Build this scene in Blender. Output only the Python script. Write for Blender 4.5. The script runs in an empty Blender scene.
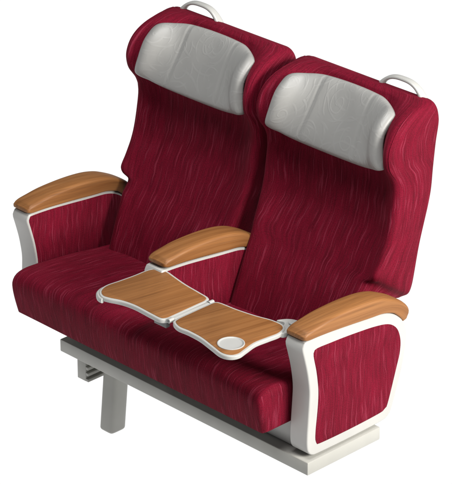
import bpy, bmesh, math, random
from mathutils import Vector, Matrix, noise

random.seed(4)
scene = bpy.context.scene
COL = scene.collection
R = math.radians


# ------------------------------------------------------------------ materials
class Nodes:
    """small helper that adds nodes to a material and links them"""

    def __init__(self, name):
        self.m = bpy.data.materials.new(name)
        self.m.use_nodes = True
        self.t = self.m.node_tree
        self.b = self.t.nodes['Principled BSDF']

    def n(self, kind, **props):
        nd = self.t.nodes.new(kind)
        for k, v in props.items():
            setattr(nd, k, v)
        return nd

    def l(self, a, b):
        self.t.links.new(a, b)

    def math(self, op, a, b=None, c=None):
        nd = self.n('ShaderNodeMath', operation=op)
        for i, x in enumerate((a, b, c)):
            if x is None:
                continue
            if isinstance(x, (int, float)):
                nd.inputs[i].default_value = x
            else:
                self.l(x, nd.inputs[i])
        return nd.outputs[0]

    def mapping(self, src, scale=(1, 1, 1), rot=(0, 0, 0), loc=(0, 0, 0)):
        nd = self.n('ShaderNodeMapping')
        nd.inputs['Scale'].default_value = scale
        nd.inputs['Rotation'].default_value = rot
        nd.inputs['Location'].default_value = loc
        self.l(src, nd.inputs['Vector'])
        return nd.outputs[0]

    def noise(self, vec, scale, detail=2.0, rough=0.5, distort=0.0):
        nd = self.n('ShaderNodeTexNoise')
        nd.inputs['Scale'].default_value = scale
        nd.inputs['Detail'].default_value = detail
        nd.inputs['Roughness'].default_value = rough
        nd.inputs['Distortion'].default_value = distort
        self.l(vec, nd.inputs['Vector'])
        return nd

    def ramp(self, fac, stops):
        nd = self.n('ShaderNodeValToRGB')
        el = nd.color_ramp.elements
        while len(el) > 1:
            el.remove(el[-1])
        el[0].position, el[0].color = stops[0][0], stops[0][1]
        for p, c in stops[1:]:
            e = el.new(p)
            e.color = c
        self.l(fac, nd.inputs['Fac'])
        return nd.outputs['Color']

    def mix(self, fac, a, b, blend='MIX'):
        nd = self.n('ShaderNodeMix', data_type='RGBA', blend_type=blend)
        for sock, x in ((nd.inputs['Factor'], fac), (nd.inputs['A'], a), (nd.inputs['B'], b)):
            if isinstance(x, (tuple, list, float, int)):
                sock.default_value = x
            else:
                self.l(x, sock)
        return nd.outputs['Result']

    def bump(self, height, strength, dist):
        nd = self.n('ShaderNodeBump')
        nd.inputs['Strength'].default_value = strength
        nd.inputs['Distance'].default_value = dist
        self.l(height, nd.inputs['Height'])
        self.l(nd.outputs['Normal'], self.b.inputs['Normal'])
        return nd


def grey(v):
    return (v, v, v, 1)


def mat_fabric():
    k = Nodes('crimson_fabric')
    uv = k.n('ShaderNodeUVMap', uv_map='uv').outputs['UV']
    info = k.n('ShaderNodeObjectInfo')
    off = k.n('ShaderNodeCombineXYZ')
    k.l(k.math('MULTIPLY', info.outputs['Random'], 7.0), off.inputs['X'])
    k.l(k.math('MULTIPLY', info.outputs['Random'], 3.0), off.inputs['Y'])
    add = k.n('ShaderNodeVectorMath', operation='ADD')
    k.l(uv, add.inputs[0]); k.l(off.outputs[0], add.inputs[1])
    p = add.outputs[0]
    # the threads wander sideways along their length
    w1 = k.noise(k.mapping(p, (3.2, 5, 1)), 1.0, 1.0)
    w2 = k.noise(k.mapping(p, (9, 30, 1)), 1.0, 1.0)
    shift = k.math('ADD', k.math('MULTIPLY', w1.outputs['Fac'], 0.045), k.math('MULTIPLY', w2.outputs['Fac'], 0.009))
    sv = k.n('ShaderNodeCombineXYZ'); k.l(shift, sv.inputs['X'])
    add2 = k.n('ShaderNodeVectorMath', operation='ADD')
    k.l(p, add2.inputs[0]); k.l(sv.outputs[0], add2.inputs[1])
    q = add2.outputs[0]
    s1 = k.noise(k.mapping(q, (185, 8.5, 1)), 1.0, 2.0, 0.5)
    s2 = k.noise(k.mapping(q, (520, 14, 1), loc=(3.1, 7.7, 0)), 1.0, 1.0, 0.5)
    m1 = k.ramp(s1.outputs['Fac'], [(0.575, grey(0)), (0.68, grey(1))])
    m2 = k.ramp(s2.outputs['Fac'], [(0.52, grey(0)), (0.72, grey(0.7))])
    broad = k.noise(k.mapping(q, (40, 4, 1)), 1.0, 2.0)
    base = k.ramp(broad.outputs['Fac'], [(0.3, (0.118, 0.0017, 0.0115, 1)), (0.7, (0.156, 0.0024, 0.0160, 1))])
    dark = k.noise(k.mapping(q, (210, 14, 1), loc=(9, 2, 0)), 1.0, 1.0)
    dk = k.ramp(dark.outputs['Fac'], [(0.36, grey(0.76)), (0.52, grey(1.0))])
    base = k.mix(1.0, base, dk, 'MULTIPLY')
    pile = k.noise(k.mapping(p, (620, 300, 1)), 1.0, 2.0, 0.7)
    pl = k.ramp(pile.outputs['Fac'], [(0.32, grey(0.66)), (0.66, grey(1.14))])
    base = k.mix(1.0, base, pl, 'MULTIPLY')
    c = k.mix(k.math('MULTIPLY', m1, 0.52), base, (0.25, 0.030, 0.058, 1))
    c = k.mix(k.math('MULTIPLY', m2, 0.26), c, (0.20, 0.026, 0.048, 1))
    k.l(c, k.b.inputs['Base Color'])
    k.b.inputs['Roughness'].default_value = 0.8
    k.b.inputs['Specular IOR Level'].default_value = 0.10
    k.b.inputs['Sheen Weight'].default_value = 0.03
    k.b.inputs['Sheen Roughness'].default_value = 0.45
    k.b.inputs['Sheen Tint'].default_value = (0.9, 0.35, 0.42, 1)
    c = k.mix(0.45, c, pl, 'MULTIPLY')
    k.l(c, k.b.inputs['Base Color'])
    weave = k.noise(k.mapping(q, (900, 420, 1)), 1.0, 2.0)
    h = k.math('ADD', k.math('MULTIPLY', m1, 0.8), k.math('MULTIPLY', weave.outputs['Fac'], 0.6))
    h = k.math('ADD', h, k.math('MULTIPLY', m2, 0.4))
    k.bump(h, 0.32, 0.0012)
    return k.m


def mat_wood(name, wrapped):
    k = Nodes(name)
    if wrapped:
        co = k.n('ShaderNodeUVMap', uv_map='uv').outputs['UV']
        p = k.mapping(co, (1, 1, 1), (0, 0, R(2)))
    else:
        co = k.n('ShaderNodeTexCoord').outputs['Object']
        p = k.mapping(co, (1, 1, 1), (0, 0, R(11)))
    wob = k.noise(k.mapping(p, (5, 1.2, 5)), 1.0, 1.0)
    sv = k.n('ShaderNodeCombineXYZ')
    k.l(k.math('MULTIPLY', wob.outputs['Fac'], 0.05), sv.inputs['X'])
    k.l(k.math('MULTIPLY', wob.outputs['Fac'], 0.04), sv.inputs['Z'])
    add = k.n('ShaderNodeVectorMath', operation='ADD')
    k.l(p, add.inputs[0]); k.l(sv.outputs[0], add.inputs[1])
    q = add.outputs[0]
    g1 = k.noise(k.mapping(q, (70, 1.5, 70)), 1.0, 3.0, 0.6)
    g2 = k.noise(k.mapping(q, (330, 5, 330)), 1.0, 3.0, 0.6)
    c1 = k.ramp(g1.outputs['Fac'], [(0.28, (0.165, 0.0625, 0.0165, 1)), (0.47, (0.212, 0.086, 0.0250, 1)), (0.72, (0.265, 0.115, 0.037, 1))])
    c2 = k.ramp(g2.outputs['Fac'], [(0.30, grey(0.76)), (0.52, grey(1.0))])
    k.l(k.mix(1.0, c1, c2, 'MULTIPLY'), k.b.inputs['Base Color'])
    k.l(k.ramp(g2.outputs['Fac'], [(0.3, grey(0.58)), (0.7, grey(0.45))]), k.b.inputs['Roughness'])
    k.b.inputs['Specular IOR Level'].default_value = 0.3
    k.bump(g2.outputs['Fac'], 0.10, 0.001)
    return k.m


def mat_paint(name, col, rough, var=0.06, bump=0.04):
    k = Nodes(name)
    co = k.n('ShaderNodeTexCoord').outputs['Object']
    n1 = k.noise(co, 9.0, 3.0)
    n2 = k.noise(co, 420.0, 2.0)
    a = tuple(x * (1 - var) for x in col) + (1,)
    b = tuple(min(1, x * (1 + var * .4)) for x in col) + (1,)
    k.l(k.ramp(n1.outputs['Fac'], [(0.3, a), (0.7, b)]), k.b.inputs['Base Color'])
    k.l(k.ramp(n1.outputs['Fac'], [(0.3, grey(rough + .06)), (0.7, grey(rough - .04))]), k.b.inputs['Roughness'])
    k.bump(n2.outputs['Fac'], bump, 0.0006)
    return k.m


def mat_damask(name, dim):
    """pale upholstery with embossed scrolls: spirals wound round scattered centres"""
    k = Nodes(name)
    uv = k.n('ShaderNodeUVMap', uv_map='uv').outputs['UV']
    warp = k.noise(k.mapping(uv, (14, 14, 1)), 1.0, 1.0)
    sub = k.n('ShaderNodeVectorMath', operation='SUBTRACT')
    k.l(warp.outputs['Color'], sub.inputs[0]); sub.inputs[1].default_value = (0.5, 0.5, 0.5)
    sc = k.n('ShaderNodeVectorMath', operation='SCALE'); sc.inputs['Scale'].default_value = 0.02
    k.l(sub.outputs[0], sc.inputs[0])
    add = k.n('ShaderNodeVectorMath', operation='ADD')
    k.l(uv, add.inputs[0]); k.l(sc.outputs[0], add.inputs[1])
    p = add.outputs[0]

    def scroll(scale, turns, seed):
        v = k.n('ShaderNodeTexVoronoi', voronoi_dimensions='2D')
        v.inputs['Scale'].default_value = scale
        v.inputs['Randomness'].default_value = 0.8
        pm = k.mapping(p, loc=(seed, seed * 1.7, 0))
        k.l(pm, v.inputs['Vector'])
        d = k.n('ShaderNodeVectorMath', operation='SUBTRACT')
        k.l(pm, d.inputs[0]); k.l(v.outputs['Position'], d.inputs[1])
        xyz = k.n('ShaderNodeSeparateXYZ'); k.l(d.outputs[0], xyz.inputs[0])
        ang = k.math('ARCTAN2', xyz.outputs['Y'], xyz.outputs['X'])
        ln = k.n('ShaderNodeVectorMath', operation='LENGTH'); k.l(d.outputs[0], ln.inputs[0])
        rad = k.math('POWER', k.math('MULTIPLY', ln.outputs['Value'], scale), 0.7)
        ph = k.math('ADD', k.math('MULTIPLY', rad, turns * 6.2832), ang)
        s = k.math('SINE', ph)
        return k.ramp(s, [(0.70, grey(0)), (0.95, grey(1))])

    a = scroll(9.5, 4.4, 0.37)
    b = scroll(6.5, 6.4, 2.13)
    h = k.math('MAXIMUM', a, k.math('MULTIPLY', b, 0.7))
    fade = k.noise(k.mapping(uv, (22, 22, 1), loc=(4, 1, 0)), 1.0, 1.0)
    h = k.math('MULTIPLY', h, k.ramp(fade.outputs['Fac'], [(0.38, grey(0)), (0.56, grey(1))]))
    lo = (0.262 * dim, 0.259 * dim, 0.247 * dim, 1)
    hi = (0.277 * dim, 0.274 * dim, 0.262 * dim, 1)
    k.l(k.mix(h, lo, hi), k.b.inputs['Base Color'])
    k.b.inputs['Roughness'].default_value = 0.44
    k.b.inputs['Specular IOR Level'].default_value = 0.45
    fine = k.noise(k.mapping(uv, (700, 700, 1)), 1.0, 2.0)
    soft = k.noise(k.mapping(uv, (30, 16, 1), loc=(2, 5, 0)), 1.0, 2.0)
    hh = k.math('ADD', k.math('MULTIPLY', h, 1.0), k.math('MULTIPLY', fine.outputs['Fac'], 0.22))
    hh = k.math('ADD', hh, k.math('MULTIPLY', soft.outputs['Fac'], 2.2))
    k.bump(hh, 0.30, 0.0011)
    return k.m


FABRIC = mat_fabric()
WOOD = mat_wood('oiled_wood', False)
PADWOOD = mat_wood('oiled_armrest_wood', True)
CREAM = mat_paint('cream_painted_metal', (0.422, 0.416, 0.394), 0.34)
STEEL = mat_paint('grey_painted_steel', (0.36, 0.355, 0.325), 0.42, 0.08)
PLASTIC = mat_paint('pale_plastic', (0.385, 0.382, 0.362), 0.25, 0.03)
CUP = mat_paint('light_grey_plastic', (0.38, 0.38, 0.365), 0.3, 0.03)
DARKGREY = mat_paint('dark_hinge_metal', (0.10, 0.10, 0.10), 0.4)
VINYL = mat_damask('pale_damask_cloth', 0.94)
SEAM = mat_paint('grey_piping', (0.36, 0.355, 0.33), 0.6)


# ------------------------------------------------------------------ mesh helpers
def make(name, verts, faces, mat, parent=None, uvs=None, smooth=True, sharp=None, fuv=None):
    me = bpy.data.meshes.new(name)
    me.from_pydata([tuple(v) for v in verts], [], faces)
    if uvs is not None:
        lay = me.uv_layers.new(name='uv')
        for fi, poly in enumerate(me.polygons):
            us = fuv[fi] if fuv and fi in fuv else [uvs[vi] for vi in poly.vertices]
            for li, u in zip(poly.loop_indices, us):
                lay.data[li].uv = u
    me.materials.append(mat)
    bm = bmesh.new(); bm.from_mesh(me)
    bmesh.ops.recalc_face_normals(bm, faces=bm.faces)
    bm.to_mesh(me); bm.free()
    for poly in me.polygons:
        poly.use_smooth = smooth
    if smooth:
        me.set_sharp_from_angle(angle=R(sharp if sharp else 40))
    o = bpy.data.objects.new(name, me)
    COL.objects.link(o)
    if parent is not None:
        o.parent = parent
    return o


def spline(pts, n, closed=True):
    """Catmull-Rom through the points, resampled to n evenly spaced ones"""
    P = [Vector(p) for p in pts]
    m = len(P)
    out = []
    segs = m if closed else m - 1
    for i in range(segs):
        if closed:
            a, b, c, d = P[(i - 1) % m], P[i], P[(i + 1) % m], P[(i + 2) % m]
        else:
            a, b, c, d = P[max(i - 1, 0)], P[i], P[i + 1], P[min(i + 2, m - 1)]
        for j in range(12):
            t = j / 12
            out.append(.5 * ((2 * b) + (-a + c) * t + (2 * a - 5 * b + 4 * c - d) * t * t + (-a + 3 * b - 3 * c + d) * t ** 3))
    if not closed:
        out.append(P[-1].copy())
    ring = out + ([out[0]] if closed else [])
    L = [0.0]
    for u, v in zip(ring, ring[1:]):
        L.append(L[-1] + (v - u).length)
    res = []
    cnt = n if closed else n - 1
    k = 0
    for i in range(n):
        s = L[-1] * i / cnt
        while k < len(L) - 2 and L[k + 1] < s:
            k += 1
        f = (s - L[k]) / max(1e-9, L[k + 1] - L[k])
        res.append(ring[k].lerp(ring[k + 1], f))
    return res


def interp(x, table):
    """smooth (monotone-ish cubic) interpolation of a table of (x, value)"""
    if x <= table[0][0]:
        return table[0][1]
    if x >= table[-1][0]:
        return table[-1][1]
    n = len(table)

    def slope(i):
        if i == 0:
            return (table[1][1] - table[0][1]) / (table[1][0] - table[0][0])
        if i == n - 1:
            return (table[-1][1] - table[-2][1]) / (table[-1][0] - table[-2][0])
        return (table[i + 1][1] - table[i - 1][1]) / (table[i + 1][0] - table[i - 1][0])
    for i in range(n - 1):
        x0, y0 = table[i]; x1, y1 = table[i + 1]
        if x <= x1:
            h = x1 - x0; t = (x - x0) / h
            m0, m1 = slope(i) * h, slope(i + 1) * h
            return ((2 * t ** 3 - 3 * t * t + 1) * y0 + (t ** 3 - 2 * t * t + t) * m0 + (-2 * t ** 3 + 3 * t * t) * y1 + (t ** 3 - t * t) * m1)


def inset(poly, d):
    """move each vertex of a closed 2-D outline inwards by d"""
    n = len(poly)
    area = sum(poly[i].x * poly[(i + 1) % n].y - poly[(i + 1) % n].x * poly[i].y for i in range(n))
    sg = 1 if area > 0 else -1
    out = []
    for i in range(n):
        t = (poly[(i + 1) % n] - poly[i - 1])
        if t.length < 1e-9:
            out.append(poly[i].copy()); continue
        t.normalize()
        nn = Vector((-t.y, t.x)) * sg
        out.append(poly[i] + nn * d)
    return out


def prism_data(outline, a0, a1, r, place, seg=4, r0=None, dome=0.0):
    """outline (2-D) swept from a0 to a1 with edges rounded by r; place(p, a) gives the 3-D point"""
    r0 = r if r0 is None else r0
    rings = []
    for i in range(seg + 1):
        t = math.pi / 2 * i / seg
        rings.append((r0 * (1 - math.sin(t)), a0 + r0 * (1 - math.cos(t))) if r0 > 0 else (0, a0))
    for i in range(seg + 1):
        t = math.pi / 2 * (1 - i / seg)
        rings.append((r * (1 - math.sin(t)), a1 - r * (1 - math.cos(t))) if r > 0 else (0, a1))
    n = len(outline)
    V, F, U = [], [], []
    for d, a in rings:
        for p in inset(outline, d):
            V.append(place(p, a)); U.append((p.x, p.y))
    for k in range(len(rings) - 1):
        for i in range(n):
            j = (i + 1) % n
            F.append((k * n + i, k * n + j, (k + 1) * n + j, (k + 1) * n + i))
    if dome:
        # a softly domed cover on the a1 end
        cur = [p.copy() for p in inset(outline, r)]
        last = (len(rings) - 1) * n
        c = sum(cur, Vector((0, 0))) / n
        for s, h in ((0.93, .35), (0.82, .62), (0.62, .85), (0.34, .97)):
            st = len(V)
            for p in cur:
                q = c + (p - c) * s
                V.append(place(q, a1 + dome * h)); U.append((q.x, q.y))
            for i in range(n):
                j = (i + 1) % n
                F.append((last + i, last + j, st + j, st + i))
            last = st
        V.append(place(c, a1 + dome)); U.append((c.x, c.y))
        for i in range(n):
            F.append((last + i, last + (i + 1) % n, len(V) - 1))
    else:
        F.append(tuple((len(rings) - 1) * n + i for i in range(n)))
    F.append(tuple(reversed(range(n))))
    return V, F, U


def prism(name, outline, a0, a1, r, place, mat, parent, **kw):
    V, F, U = prism_data(outline, a0, a1, r, place, **kw)
    return make(name, V, F, mat, parent, U)


def box_data(lo, hi, r=0.003, seg=2):
    (x0, y0, z0), (x1, y1, z1) = lo, hi
    rr = min(r, (x1 - x0) / 2.1, (y1 - y0) / 2.1)
    pts = []
    for cx, cy, s in ((x1 - rr, y0 + rr, -90), (x1 - rr, y1 - rr, 0), (x0 + rr, y1 - rr, 90), (x0 + rr, y0 + rr, 180)):
        for i in range(seg + 1):
            a = R(s + 90 * i / seg)
            pts.append(Vector((cx + rr * math.cos(a), cy + rr * math.sin(a))))
    return prism_data(pts, z0, z1, min(r, (z1 - z0) / 2.1), lambda p, a: Vector((p.x, p.y, a)), seg=seg)


def box(name, lo, hi, mat, parent, r=0.003):
    V, F, U = box_data(lo, hi, r)
    return make(name, V, F, mat, parent, U)


def join_data(*parts):
    V, F, U = [], [], []
    for v, f, u in parts:
        o = len(V)
        V += v; U += u
        F += [tuple(i + o for i in q) for q in f]
    return V, F, U


def tube_data(path, ax, ay, up, seg=12, cap=True):
    """elliptical tube along a path, half-sizes ax (sideways) and ay (along up) per point"""
    V, F, U = [], [], []
    n = len(path)
    for i, p in enumerate(path):
        t = (path[min(i + 1, n - 1)] - path[max(i - 1, 0)]).normalized()
        s = t.cross(up).normalized()
        w = s.cross(t).normalized()
        a = ax[i] if isinstance(ax, list) else ax
        b = ay[i] if isinstance(ay, list) else ay
        for j in range(seg):
            th = 2 * math.pi * j / seg
            ct, st = math.cos(th), math.sin(th)
            ct = math.copysign(abs(ct) ** .7, ct); st = math.copysign(abs(st) ** .7, st)
            V.append(p + s * a * ct + w * b * st); U.append((j / seg, i / n))
    for i in range(n - 1):
        for j in range(seg):
            k = (j + 1) % seg
            F.append((i * seg + j, i * seg + k, (i + 1) * seg + k, (i + 1) * seg + j))
    if cap:
        F.append(tuple(range(seg)))
        F.append(tuple((n - 1) * seg + j for j in range(seg)))
    return V, F, U


def smoothstep(a, b, x):
    t = max(0.0, min(1.0, (x - a) / (b - a)))
    return t * t * (3 - 2 * t)


# ------------------------------------------------------------------ the seat
root = bpy.data.objects.new('double_train_seat', None)
COL.objects.link(root)
root.empty_display_size = 0.2
root['label'] = 'crimson fabric double train seat with winged backs, wooden armrests and unfolded tray table'
root['category'] = 'seat'

Q = 0.265          # centre of each backrest left and right of the middle arm


# --- base ------------------------------------------------------------------
def build_base():
    # hollow box beam that carries everything
    V, F, U = box_data((-0.406, 0.0, 0.311), (0.592, 0.283, 0.350), 0.003)
    make('base_beam', V, F, STEEL, root, U)
    # pan under the upholstery
    pan = box('seat_pan', (-0.498, 0.035, 0.3515), (0.512, 0.34, 0.434), CREAM, root, 0.006)
    box('bounce_blocker', (-0.485, -0.055, 0.4215), (0.485, 0.034, 0.4294), DARKGREY, root, 0.002)  # unseen dark plate, added to keep red bounce light off the beam top
    # pedestal: oval column leaning a little forward
    prof = []
    for i in range(40):
        a = 2 * math.pi * i / 40
        c, s = math.cos(a), math.sin(a)
        prof.append(Vector((0.0285 * math.copysign(abs(c) ** .4, c), 0.030 * math.copysign(abs(s) ** .45, s))))

    def put(p, a):
        f = (0.3105 - a) / 0.22
        return Vector((-0.238 + p.x * (1 - .0 * f), 0.068 + p.y - 0.022 * f, a))
    prism('pedestal_leg', prof, 0.102, 0.3105, 0.0001, put, STEEL, root, r0=0.009)
    # bracket for the wall side: a grooved rail end under the beam
    parts = [box_data((-0.346, 0.012, 0.243), (-0.310, 0.085, 0.3105), 0.002)]
    for z in (0.2435, 0.263, 0.282):
        parts.append(box_data((-0.3102, 0.0125, z), (-0.300, 0.085, z + 0.009), 0.0012))
    parts.append(box_data((-0.3102, 0.0125, 0.3015), (-0.300, 0.085, 0.3104), 0.0012))
    V, F, U = join_data(*parts)
    make('wall_bracket', V, F, STEEL, root, U)


build_base()


# --- bench cushion ----------------------------------------------------------
def build_cushion():
    prof = spline([(-0.076, 0.432), (-0.082, 0.455), (-0.089, 0.485), (-0.094, 0.515), (-0.094, 0.540), (-0.083, 0.557),
                   (-0.060, 0.566), (-0.02, 0.568), (0.06, 0.561), (0.16, 0.549), (0.26, 0.536), (0.36, 0.524)], 60, closed=False)
    prof += [Vector((0.375, 0.50)), Vector((0.375, 0.45)), Vector((0.36, 0.432)), Vector((0.2, 0.430)), Vector((0.0, 0.430)), Vector((-0.06, 0.430))]
    n = len(prof)
    c = Vector((0.13, 0.49))
    L = [0]
    for a, b in zip(prof, prof[1:]):
        L.append(L[-1] + (b - a).length)
    xs = []
    W = 0.507
    r = 0.015
    for i in range(7):
        t = math.pi / 2 * i / 6
        xs.append((-W + r * (1 - math.sin(t)), r * (1 - math.cos(t))))
    xs = [(-W + r * (1 - math.cos(math.pi / 2 * i / 6)), r * (1 - math.sin(math.pi / 2 * i / 6))) for i in range(7)]
    mid = [(-W + r + (2 * W - 2 * r) * i / 60, 0.0) for i in range(1, 60)]
    xs = xs + mid + [(-x, d) for x, d in reversed(xs)]
    V, F, U = [], [], []
    for x, d in xs:
        ring = prof if d == 0 else [Vector((p.x + d * max(-1, min(1, (c.x - p.x) / 0.16)), p.y + d * max(-1, min(1, (c.y - p.y) / 0.055)))) for p in prof]
        dip = 0.006 * math.exp(-(x / 0.018) ** 2) + 0.006 * (abs(x) / W) ** 6
        crown = 0.005 * math.sin(math.pi * min(1, abs(x) / W)) 
        for k, p in enumerate(ring):
            wgt = 1.0 if k < 60 else 0.0
            up = max(0.0, min(1.0, (p.y - 0.44) / 0.1)) * wgt
            # shallow sag where people sit and slight unevenness of the stuffing
            wob = 0.0025 * noise.noise(Vector((x * 7, p.x * 9, 3.0)))
            V.append(Vector((x, p.x + (0.5 * wob if p.x < 0 else 0), p.y + up * (crown - dip + wob))))
            U.append((x + (d * 0.5 if x > 0 else -d * .5), L[k]))
    m = len(xs)
    fuv = {}

    def flat(q):   # on the end faces the threads run upright
        return [(V[a].y + 3.0, V[a].z) for a in q]
    for i in range(m - 1):
        for k in range(n):
            j = (k + 1) % n
            q = (i * n + k, i * n + j, (i + 1) * n + j, (i + 1) * n + k)
            if i < 4 or i > m - 6:
                fuv[len(F)] = flat(q)
            F.append(q)
    for e in (0, m - 1):
        q = tuple(e * n + k for k in range(n))
        fuv[len(F)] = flat(q)
        F.append(q)
    o = make('bench_cushion', V, F, FABRIC, root, U, sharp=60, fuv=fuv)
    return o


build_cushion()


# --- backrests ---------------------------------------------------------------
# height : front edge at the sides, depth of the hollow, rear, half width
YO = [(0.470, 0.226), (0.512, 0.237), (0.58, 0.263), (0.66, 0.298), (0.72, 0.328), (0.76, 0.346), (0.80, 0.364), (0.86, 0.388),
      (0.94, 0.404), (0.985, 0.407), (1.02, 0.396), (1.055, 0.372), (1.085, 0.364), (1.11, 0.366), (1.14, 0.380), (1.165, 0.404), (1.185, 0.440), (1.200, 0.488), (1.207, 0.528)]
# the side bolsters end in a step just above the armrests: extra depth there, towards the sides only
NOTCH = [(0.690, 0.0), (0.712, 0.010), (0.726, 0.012), (0.740, -0.002), (0.756, -0.010), (0.785, -0.005), (0.82, 0.0)]
YR = [(0.470, 0.375), (0.512, 0.385), (0.58, 0.412), (0.66, 0.448), (0.72, 0.476), (0.80, 0.510), (0.86, 0.533),
      (0.94, 0.556), (1.02, 0.565), (1.09, 0.572), (1.14, 0.580), (1.165, 0.580), (1.185, 0.576), (1.200, 0.566), (1.207, 0.550)]
HWI = [(0.470, 0.233), (0.60, 0.234), (0.70, 0.237), (0.78, 0.244), (0.86, 0.249), (0.95, 0.2515), (1.12, 0.252), (1.15, 0.250), (1.175, 0.246), (1.19, 0.240), (1.200, 0.233), (1.207, 0.220)]
HW = [(0.470, 0.209), (0.60, 0.214), (0.690, 0.222), (0.716, 0.226), (0.726, 0.232), (0.738, 0.247), (0.752, 0.253), (0.772, 0.2545), (0.95, 0.2535), (1.0, 0.253), (1.08, 0.2535), (1.12, 0.2535), (1.15, 0.252), (1.175, 0.248), (1.19, 0.243), (1.200, 0.236), (1.207, 0.222)]
HOL = [(0.470, 0.004), (0.66, 0.010), (0.75, 0.022), (0.86, 0.034), (0.97, 0.040), (1.03, 0.050), (1.08, 0.080), (1.12, 0.094), (1.15, 0.096), (1.175, 0.082), (1.19, 0.058), (1.2, 0.030), (1.207, 0.004)]


def half_ring(z, outer):
    yo, yr, w, c = interp(z, YO), interp(z, YR), interp(z, HW if outer else HWI), interp(z, HOL)
    d = yr - yo
    rf = min(0.026 if z < 1.0 else 0.028, d * .48)
    rr = min(0.024, d * .48)
    pts = []   # (x, y), from the front middle round to the right, the rear and back
    N = 22
    for i in range(N):
        pts.append(((w - rf) * i / N, yo))
    for i in range(9):
        a = R(-90 + 90 * i / 8)
        pts.append((w - rf + rf * math.cos(a), yo + rf + rf * math.sin(a)))
    S = 8
    for i in range(1, S):
        pts.append((w + 0.004 * math.sin(math.pi * i / S), yo + rf + (d - rf - rr) * i / S))
    for i in range(7):
        a = R(90 * i / 6)
        pts.append((w - rr + rr * math.cos(a), yr - rr + rr * math.sin(a)))
    for i in range(1, N // 2 + 1):
        pts.append(((w - rr) * (1 - i / (N // 2)), yr))
    half = []
    for x, y in pts:
        front = max(0.0, min(1.0, (yr - y) / max(1e-6, d)))
        g = smoothstep(0.0, 0.42 + 0.14 * smoothstep(1.08, 1.19, z), 1 - abs(x) / w)
        nt = (interp(z, NOTCH) if outer else 0.0) * smoothstep(0.80, 0.96, abs(x) / w) * front
        half.append(Vector((x, y + c * g * front ** 1.5 + nt)))
    return half


def back_ring(z, side):
    a, b = half_ring(z, side > 0), half_ring(z, side < 0)
    return a + [Vector((-p.x, p.y)) for p in b[1:-1]][::-1]


def make_back(cx, hx, seed):
    zs = [0.470 + (0.690 - 0.470) * i / 14 for i in range(14)]
    zs += [0.690 + (0.780 - 0.690) * i / 26 for i in range(26)]
    zs += [0.780 + (1.0 - 0.780) * i / 20 for i in range(20)]
    zs += [1.0 + (1.175 - 1.0) * i / 32 for i in range(32)]
    zs += [1.175 + 0.032 * math.sin(math.pi / 2 * i / 14) for i in range(15)]
    V, F, U = [], [], []
    n = None
    for r_, z in enumerate(zs):
        ring = back_ring(z, cx)
        n = len(ring)
        yo = interp(z, YO)
        k = 0.68 * math.exp(-((z - 0.735) / 0.06) ** 2)
        w = interp(z, HW)
        # unrolled length round the section, starting at the front middle
        half = n // 2
        L = [0.0] * n
        ci = 22 + 8
        for i in range(1, half + 1):
            L[i] = L[i - 1] + (ring[i] - ring[i - 1]).length
        for i in range(n - 1, half, -1):
            j = (i + 1) % n
            L[i] = (L[j] if j else 0.0) - (ring[i] - ring[j]).length
        # keep the threads upright on the sides: the front corner always lies at the same place
        kf = 0.262 / L[ci]
        L = [a * kf if abs(a) <= L[ci] + 1e-6 else math.copysign(0.262 + abs(a) - L[ci], a) for a in L]
        for i, p in enumerate(ring):
            wob = 0.0028 * noise.noise(Vector((p.x * 6 + seed, z * 5, p.y * 5))) * (1 if z < 1.15 else .4)
            V.append(Vector((cx + p.x, p.y + wob, z - k * max(0, (p.y - yo - .02)) + 0.0)))
            U.append((L[i] + seed, z * 1.04))
    m = len(zs)
    for r_ in range(m - 1):
        for i in range(n):
            j = (i + 1) % n
            F.append((r_ * n + i, r_ * n + j, (r_ + 1) * n + j, (r_ + 1) * n + i))
    F.append(tuple(range(n)))
    t0 = (m - 1) * n
    F.append(tuple(t0 + i for i in range(n)))
    o = make('backrest', V, F, FABRIC, root, U, sharp=70)
    make_headrest(o, cx, seed)
    make_handle(o, hx)
    # piping along the front seam of both wings
    for sx in (-1, 1):
        path = []
        for i in range(40):
            z = 1.02 + (1.198 - 1.02) * i / 39
            yo, yr, w = interp(z, YO), interp(z, YR), interp(z, HW if sx * cx > 0 else HWI)
            d = yr - yo
            rf = min(0.028, d * .48)
            path.append(Vector((cx + sx * (w - rf + rf * .80), yo + rf * .40, z)))
        rad = [0.0004 + 0.0013 * math.sin(math.pi * i / 39) ** .5 for i in range(40)]
        V2, F2, U2 = tube_data(path, rad, rad, Vector((0, 1, 0)), 8)
        U2 = [(a * .01 + seed, b * .2) for a, b in U2]
        make('wing_piping', V2, F2, FABRIC, o, U2)
    return o


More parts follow.
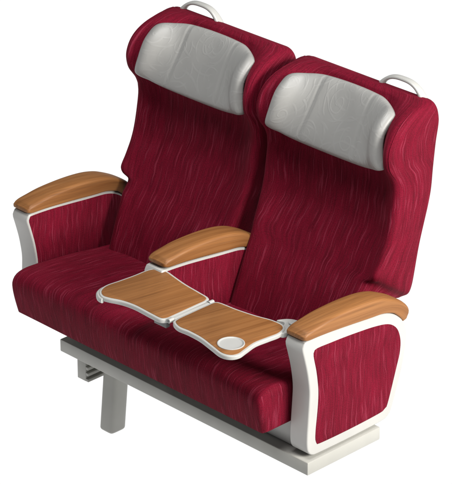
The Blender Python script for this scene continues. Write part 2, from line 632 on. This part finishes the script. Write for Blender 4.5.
def make_headrest(parent, cx, seed):
    EDGE = [(0, (0.388, 1.041)), (.3, (0.386, 1.087)), (.6, (0.399, 1.136)), (.8, (0.427, 1.162)), (1, (0.462, 1.182))]
    MID = [(0, (0.398, 1.025)), (.2, (0.420, 1.062)), (.5, (0.452, 1.116)), (.8, (0.484, 1.170)), (1, (0.504, 1.198))]
    NU, NV = 72, 30

    def mids(u, v):
        e = Vector((interp(v, [(a, b[0]) for a, b in EDGE]), interp(v, [(a, b[1]) for a, b in EDGE])))
        c = Vector((interp(v, [(a, b[0]) for a, b in MID]), interp(v, [(a, b[1]) for a, b in MID])))
        hw = 0.228 - 0.024 * v ** 1.2 - 0.010 * math.sin(math.pi * v)
        g = 0.55 * abs(u) ** 2.2 + 0.45 * smoothstep(0.5, 1.0, abs(u))
        p = c.lerp(e, g)
        return Vector((cx + hw * u, p.x, p.y))
    us = [math.sin(math.pi / 2 * (-1 + 2 * i / NU)) * .35 + (-1 + 2 * i / NU) * .65 for i in range(NU + 1)]
    vs = [(1 - math.cos(math.pi * j / NV)) / 2 * .5 + j / NV * .5 for j in range(NV + 1)]
    V, F, U = [], [], []
    front, back = {}, {}
    for i, u in enumerate(us):
        for j, v in enumerate(vs):
            e = 1e-3
            du = mids(min(1, u + e), v) - mids(max(-1, u - e), v)
            dv = mids(u, min(1, v + e)) - mids(u, max(0, v - e))
            nn = du.cross(dv).normalized()
            if nn.y > 0:
                nn = -nn
            vv = 2 * v - 1
            # rounded corners: pull corner points in
            pu = 1 - 0.030 * abs(vv) ** 8 * abs(u) ** 6
            pv = 0.5 + (v - .5) * (1 - 0.10 * abs(u) ** 10 * abs(vv) ** 4)
            p = mids(u * pu, pv)
            T = ((1 - abs(u) ** 9) * (1 - abs(vv) ** 6))
            T = max(0, T) ** 0.42
            seam = 0.0042 * (math.exp(-((abs(u) - 0.46) / 0.013) ** 2))
            wr = 0.0022 * noise.noise(Vector((u * 4 + seed, v * 3, 1.3)))
            pf = p + nn * (T * (0.018 - seam + wr + 0.010 * smoothstep(0.72, 0.93, abs(u))))
            pb = p - nn * (T * 0.014)
            uvp = (u * 0.226 + seed, v * 0.19)
            front[i, j] = len(V); V.append(pf); U.append(uvp)
            if 0 < i < NU and 0 < j < NV:
                back[i, j] = len(V); V.append(pb); U.append(uvp)
            else:
                back[i, j] = front[i, j]
    for i in range(NU):
        for j in range(NV):
            F.append((front[i, j], front[i + 1, j], front[i + 1, j + 1], front[i, j + 1]))
            q = (back[i, j], back[i, j + 1], back[i + 1, j + 1], back[i + 1, j])
            if len(set(q)) >= 3:
                F.append(tuple(dict.fromkeys(q)))
    return make('headrest', V, F, VINYL, parent, U, sharp=80)


def make_handle(parent, hx):
    path, ax, ay = [], [], []
    N = 30
    for i in range(N + 1):
        t = -1 + 2 * i / N
        h = 0.036 * (1 - abs(t) ** 2.6) ** 0.85
        x = hx + 0.076 * math.copysign(abs(t) ** 0.92, t)
        path.append(Vector((x, 0.556 + 0.004 * (1 - t * t), 1.198 + h)))
        ax.append(0.0105 + 0.003 * abs(t) ** 6)
        ay.append(0.0055 + 0.0035 * abs(t) ** 8)
    V, F, U = tube_data(path, ax, ay, Vector((0, 0, 1)), 14)
    # fix the frame: keep the flat of the strap facing up along the arch
    return make('grab_handle', V, F, PLASTIC, parent, U, sharp=60)


make_back(-Q, -0.392, 1.7)
make_back(Q, 0.392, 5.2)


# --- armrests ----------------------------------------------------------------
FRAME = [(0.003, 0.711), (-0.010, 0.704), (-0.015, 0.690), (-0.007, 0.660), (0.004, 0.618), (0.011, 0.579), (0.014, 0.550), (0.013, 0.520), (0.011, 0.490),
         (0.009, 0.458), (0.007, 0.426), (0.007, 0.393), (0.012, 0.373), (0.027, 0.360), (0.051, 0.357), (0.130, 0.3555), (0.212, 0.3555), (0.300, 0.358),
         (0.325, 0.366), (0.338, 0.385), (0.353, 0.427), (0.376, 0.501), (0.387, 0.565), (0.388, 0.602), (0.374, 0.638), (0.350, 0.663), (0.320, 0.680), (0.288, 0.689),
         (0.250, 0.693), (0.204, 0.697), (0.144, 0.703), (0.073, 0.709)]
PANEL = [(0.038, 0.679), (0.026, 0.672), (0.025, 0.657), (0.036, 0.611), (0.043, 0.567), (0.045, 0.539), (0.044, 0.508), (0.041, 0.474), (0.037, 0.438),
         (0.036, 0.405), (0.042, 0.391), (0.057, 0.385), (0.171, 0.383), (0.288, 0.386), (0.310, 0.393), (0.322, 0.408), (0.356, 0.516), (0.364, 0.544),
         (0.366, 0.581), (0.355, 0.617), (0.333, 0.641), (0.302, 0.655), (0.253, 0.664), (0.205, 0.669), (0.145, 0.674), (0.090, 0.677)]
# the wooden top seen from the side: upper edge, then the lower edge back to the front
PADTOP = [(-0.006, 0.728), (0.003, 0.736), (0.04, 0.742), (0.09, 0.748), (0.17, 0.7495), (0.24, 0.745), (0.29, 0.735), (0.33, 0.719), (0.37, 0.697), (0.391, 0.677), (0.399, 0.658), (0.393, 0.643)]
PADLOW = [(-0.006, 0.716), (0.003, 0.7125), (0.04, 0.7115), (0.09, 0.7085), (0.17, 0.7015), (0.24, 0.6945), (0.29, 0.690), (0.33, 0.6775), (0.352, 0.661), (0.364, 0.649), (0.373, 0.639)]


def make_arm(cx, dy, dz, w, sides, fy=0.0, fz=0.0, drop=0.0, scale=1.0):
    """sides: for -1 and +1 either 'wide' (outside, broad rim) or 'thin'"""
    out = [Vector(p) for p in spline([Vector((y + dy, z + dz - drop * max(0, y) / .3 if z > .6 else z)) for y, z in FRAME], 150)]
    frame = prism('armrest', out, -w, w, 0.0045, lambda p, a: Vector((cx + a, p.x, p.y)), CREAM, root)
    frame.name = 'armrest'
    for s in (-1, 1):
        if sides[s] == 'wide':
            pl = spline([Vector((y + dy, z + dz if z > .6 else z)) for y, z in PANEL], 120)
            lift, rim = 0.0015, 0.004
        else:
            pl = inset(out, 0.0058)
            lift, rim = 0.0008, 0.003
        prism('side_panel', pl, w - 0.012, w + lift, rim, lambda p, a, s=s: Vector((cx + s * a, p.x, p.y)), FABRIC, frame, dome=0.0022)
    # wooden top
    n = 64
    top = spline([Vector(p) for p in PADTOP], n, closed=False)
    low = spline([Vector(p) for p in PADLOW], n, closed=False)
    V, F, U = [], [], []
    hw = w + 0.0035
    for i in range(n):
        f = i / (n - 1)
        t, l = top[i], low[i]
        wd = hw * (1 - 0.05 * (1 - smoothstep(0, .06, f)) - 0.10 * smoothstep(.93, 1, f))
        h = (t - l).length
        up = (t - l).normalized()
        r = min(0.010, h * .42)
        rl = min(0.004, h * .3)
        sec = []
        for k in range(7):     # lower right, upper right, upper left, lower left corners
            a = R(-90 + 90 * k / 6); sec.append((wd - rl + rl * math.cos(a), rl + rl * math.sin(a)))
        for k in range(7):
            a = R(90 * k / 6); sec.append((wd - r + r * math.cos(a), h - r + r * math.sin(a)))
        for k in range(1, 8):
            x = (wd - r) * (1 - 2 * k / 8)
            sec.append((x, h + 0.0022 * (1 - (x / wd) ** 2)))
        for k in range(7):
            a = R(90 + 90 * k / 6); sec.append((-wd + r + r * math.cos(a), h - r + r * math.sin(a)))
        for k in range(7):
            a = R(180 + 90 * k / 6); sec.append((-wd + rl + rl * math.cos(a), rl + rl * math.sin(a)))
        m = len(sec)
        per = 0.0
        for si, (x, hh) in enumerate(sec):
            if si:
                per += math.hypot(x - sec[si - 1][0], hh - sec[si - 1][1])
            p = l + up * hh
            V.append(Vector((cx + x, p.x * scale + dy + fy, p.y + dz + fz - drop * max(0, p.x) / .3))); U.append((per + cx * 3, f * 0.42))
    for i in range(n - 1):
        for k in range(m):
            j = (k + 1) % m
            F.append((i * m + k, i * m + j, (i + 1) * m + j, (i + 1) * m + k))
    # rounded nose and tail
    for e, sgn in ((0, -1), (n - 1, 1)):
        base = [V[e * m + k].copy() for k in range(m)]
        c = sum(base, Vector()) / m
        tdir = Vector((0, -1, -.12)) if e == 0 else Vector((0, -.35, -.93))
        prev = e * m
        for s, d in ((.96, .0025), (.86, .0045), (.70, .0055)):
            st = len(V)
            for b in base:
                V.append(c + (b - c) * s + tdir * d); U.append((U[e * m + len(V) - 1 - st][0], U[e * m][1] + sgn * d * 2))
            for k in range(m):
                j = (k + 1) % m
                F.append((prev + k, prev + j, st + j, st + k))
            prev = st
        F.append(tuple(prev + k for k in range(m)))
    make('arm_pad', V, F, PADWOOD, frame, U, sharp=60)
    return frame


make_arm(-0.550, 0.0, 0.0, 0.033, {-1: 'wide', 1: 'thin'})
make_arm(0.0, 0.006, 0.012, 0.033, {-1: 'thin', 1: 'thin'}, fy=0.012, fz=0.002, drop=0.007, scale=0.95)
make_arm(0.550, 0.0, 0.0, 0.033, {-1: 'thin', 1: 'wide'})


# --- folding tray -------------------------------------------------------------
ZT = 0.717
SH = (0.0245, -0.023)   # outlines below were measured 17 mm lower
LEAF_LEFT = [(-0.003, -0.192), (-0.026, -0.180), (-0.040, -0.160), (-0.046, -0.133), (-0.042, -0.095), (-0.038, -0.045), (-0.037, -0.0), (-0.031, 0.022), (-0.013, 0.036),
             (0.012, 0.041), (0.047, 0.034), (0.103, 0.023), (0.165, 0.016), (0.203, 0.010), (0.216, -0.008), (0.2175, -0.04), (0.2185, -0.085), (0.2195, -0.130), (0.2185, -0.155), (0.204, -0.171), (0.165, -0.171), (0.102, -0.168), (0.058, -0.174), (0.021, -0.188)]
LEAF_RIGHT = [(0.242, -0.158), (0.233, -0.138), (0.231, -0.09), (0.230, -0.03), (0.231, 0.000), (0.246, 0.013), (0.305, 0.018), (0.365, 0.028), (0.415, 0.041), (0.455, 0.041), (0.476, 0.026),
              (0.486, -0.005), (0.483, -0.042), (0.480, -0.086), (0.489, -0.129), (0.495, -0.161), (0.484, -0.184), (0.456, -0.193), (0.410, -0.183), (0.357, -0.171), (0.309, -0.168), (0.272, -0.170)]


def place_xy(p, a):
    return Vector((p.x + SH[0], p.y + SH[1], a))


def make_leaf(pts, cup):
    o = spline([Vector(p) for p in pts], 160)
    leaf = prism('table_leaf', o, ZT - 0.0125, ZT, 0.0035, place_xy, PLASTIC, root)
    inl = inset(o, 0.0075)
    prism('wood_inlay', inl, ZT - 0.002, ZT + 0.0009, 0.0006, place_xy, WOOD, leaf, seg=2)
    if cup:
        cx, cy, r = 0.4365, -0.1345, 0.0345
        V, F, U = [], [], []
        prof = [(r + .002, -0.002), (r + .0018, 0.0026), (r + .0004, 0.0034), (r - .0014, 0.0030), (r - .003, 0.0014), (r - .006, 0.0011), (r * .5, 0.0011)]
        n = 64
        for rr, h in prof:
            for i in range(n):
                a = 2 * math.pi * i / n
                V.append(place_xy(Vector((cx + rr * math.cos(a), cy + rr * math.sin(a))), ZT + h)); U.append((0, 0))
        for k in range(len(prof) - 1):
            for i in range(n):
                j = (i + 1) % n
                F.append((k * n + i, k * n + j, (k + 1) * n + j, (k + 1) * n + i))
        F.append(tuple((len(prof) - 1) * n + i for i in range(n)))
        F.append(tuple(range(n)))
        make('cup_holder', V, F, CUP, leaf, U, sharp=50)
    else:
        # rolled finger lip on the free corner
        path = spline([place_xy(Vector(p), ZT - 0.010) for p in ((-0.044, -0.120), (-0.043, -0.150), (-0.032, -0.176), (-0.012, -0.191), (0.004, -0.1935))], 24, closed=False)
        rad = [0.0062 * (0.35 + .65 * math.sin(math.pi * (0.08 + .70 * i / 23)) ** .6) for i in range(24)]
        V, F, U = tube_data(path, rad, [a * 1.35 for a in rad], Vector((0, 0, 1)), 12)
        make('finger_lip', V, F, PLASTIC, leaf, U, sharp=60)
    return leaf


make_leaf(LEAF_LEFT, False)
make_leaf(LEAF_RIGHT, True)


def build_hinge():
    # strip that joins the leaves, knuckles at its ends
    x = 0.2245 + SH[0]
    y0, y1 = -0.158 + SH[1], 0.006 + SH[1]
    V, F, U = box_data((x - 0.0085, y0 + .016, ZT - 0.010), (x + 0.0085, y1 - .016, ZT - 0.0006), 0.002)
    h = make('table_hinge', V, F, PLASTIC, root, U)
    for yc in (y0 + .008, y1 - .008):
        n = 20
        path = [Vector((x, yc - .008, ZT - .0035)), Vector((x, yc + .008, ZT - .0035))]
        V, F, U = tube_data(path, 0.006, 0.006, Vector((0, 0, 1)), 18)
        make('hinge_knuckle', V, F, PLASTIC, h, U, sharp=50)
        path = [Vector((x, yc - .0095, ZT - .0035)), Vector((x, yc + .0095, ZT - .0035))]
        V, F, U = tube_data(path, 0.0028, 0.0028, Vector((0, 0, 1)), 12)
        make('hinge_pin', V, F, DARKGREY, h, U, sharp=50)
    # support under the left leaf, carried by the middle arm
    V, F, U = join_data(box_data((0.175, -0.165, 0.676), (0.222, -0.150, 0.6985), .002), box_data((0.034, -0.03, 0.676), (0.19, -0.012, 0.6985), .002),
                        box_data((0.175, -0.151, 0.676), (0.19, -0.02, 0.6985), .002))
    make('support_arm', V, F, DARKGREY, root, U)
    # plate and pivot that hold the right leaf to the right arm
    pl = spline([Vector(p) for p in ((0.446, 0.026), (0.452, 0.042), (0.464, 0.056), (0.480, 0.064), (0.512, 0.066), (0.5155, 0.05), (0.5155, 0.0), (0.508, -0.018), (0.496, -0.012), (0.47, 0.03))], 60)
    pv = prism('table_pivot', pl, ZT - 0.016, ZT - 0.002, 0.002, lambda p, a: Vector((p.x, p.y, a)), PLASTIC, root)
    n = 30
    c = [Vector((0.490 + .010 * math.cos(2 * math.pi * i / n), 0.040 + .010 * math.sin(2 * math.pi * i / n))) for i in range(n)]
    prism('pivot_cap', c, ZT - 0.003, ZT + 0.003, 0.0015, lambda p, a: Vector((p.x, p.y, a)), CUP, pv)


build_hinge()


# ------------------------------------------------------------------ camera
cam = bpy.data.cameras.new('camera')
cam_o = bpy.data.objects.new('camera', cam)
COL.objects.link(cam_o)
az, el, dist = R(45.701), R(25.597), 7.425
tgt = Vector((0.281, 0.0, 0.896))
dirv = Vector((math.sin(az) * math.cos(el), -math.cos(az) * math.cos(el), math.sin(el)))
cam_o.location = tgt + dirv * dist
cam_o.rotation_euler = dirv.to_track_quat('Z', 'Y').to_euler()
cam.sensor_fit = 'VERTICAL'
cam.sensor_height = 24.0
cam.lens = 24.0 * 2806.869 / 484.0
cam.clip_start = 0.1
cam.clip_end = 200
scene.camera = cam_o

# ------------------------------------------------------------------ light
world = bpy.data.worlds.new('World')
scene.world = world
world.use_nodes = True
wt = world.node_tree
bg = wt.nodes['Background']
tc = wt.nodes.new('ShaderNodeTexCoord')
sep = wt.nodes.new('ShaderNodeSeparateXYZ')
wt.links.new(tc.outputs['Generated'], sep.inputs[0])
rp = wt.nodes.new('ShaderNodeValToRGB')
# white studio sweep below the horizon, dimmer room above it
e = rp.color_ramp.elements
e[0].position, e[0].color = 0.385, (1.06, 1.06, 1.06, 1)
e[1].position, e[1].color = 0.53, (0.115, 0.12, 0.128, 1)
mp = wt.nodes.new('ShaderNodeMapRange')
mp.inputs['From Min'].default_value = -1
mp.inputs['From Max'].default_value = 1
wt.links.new(sep.outputs['Z'], mp.inputs['Value'])
wt.links.new(mp.outputs['Result'], rp.inputs['Fac'])
wt.links.new(rp.outputs['Color'], bg.inputs['Color'])
bg.inputs['Strength'].default_value = 1.0


def area(name, loc, target, size, power, col=(1, 1, 1)):
    l = bpy.data.lights.new(name, 'AREA')
    l.shape = 'RECTANGLE'
    l.size, l.size_y = size
    l.energy = power
    l.color = col
    o = bpy.data.objects.new(name, l)
    COL.objects.link(o)
    o.location = loc
    o.rotation_euler = (Vector(loc) - Vector(target)).to_track_quat('Z', 'Y').to_euler()
    return o


area('key_softbox', (4.6, 0.9, 2.6), (0, 0.2, 0.7), (1.6, 1.6), 465, (1.0, 0.975, 0.93))
area('top_softbox', (0.6, -0.5, 4.4), (0, 0.2, 0.6), (1.8, 1.8), 140, (1, 1, 1))

scene.view_settings.view_transform = 'Standard'
scene.view_settings.look = 'None'
scene.view_settings.exposure = 0
scene.view_settings.gamma = 1
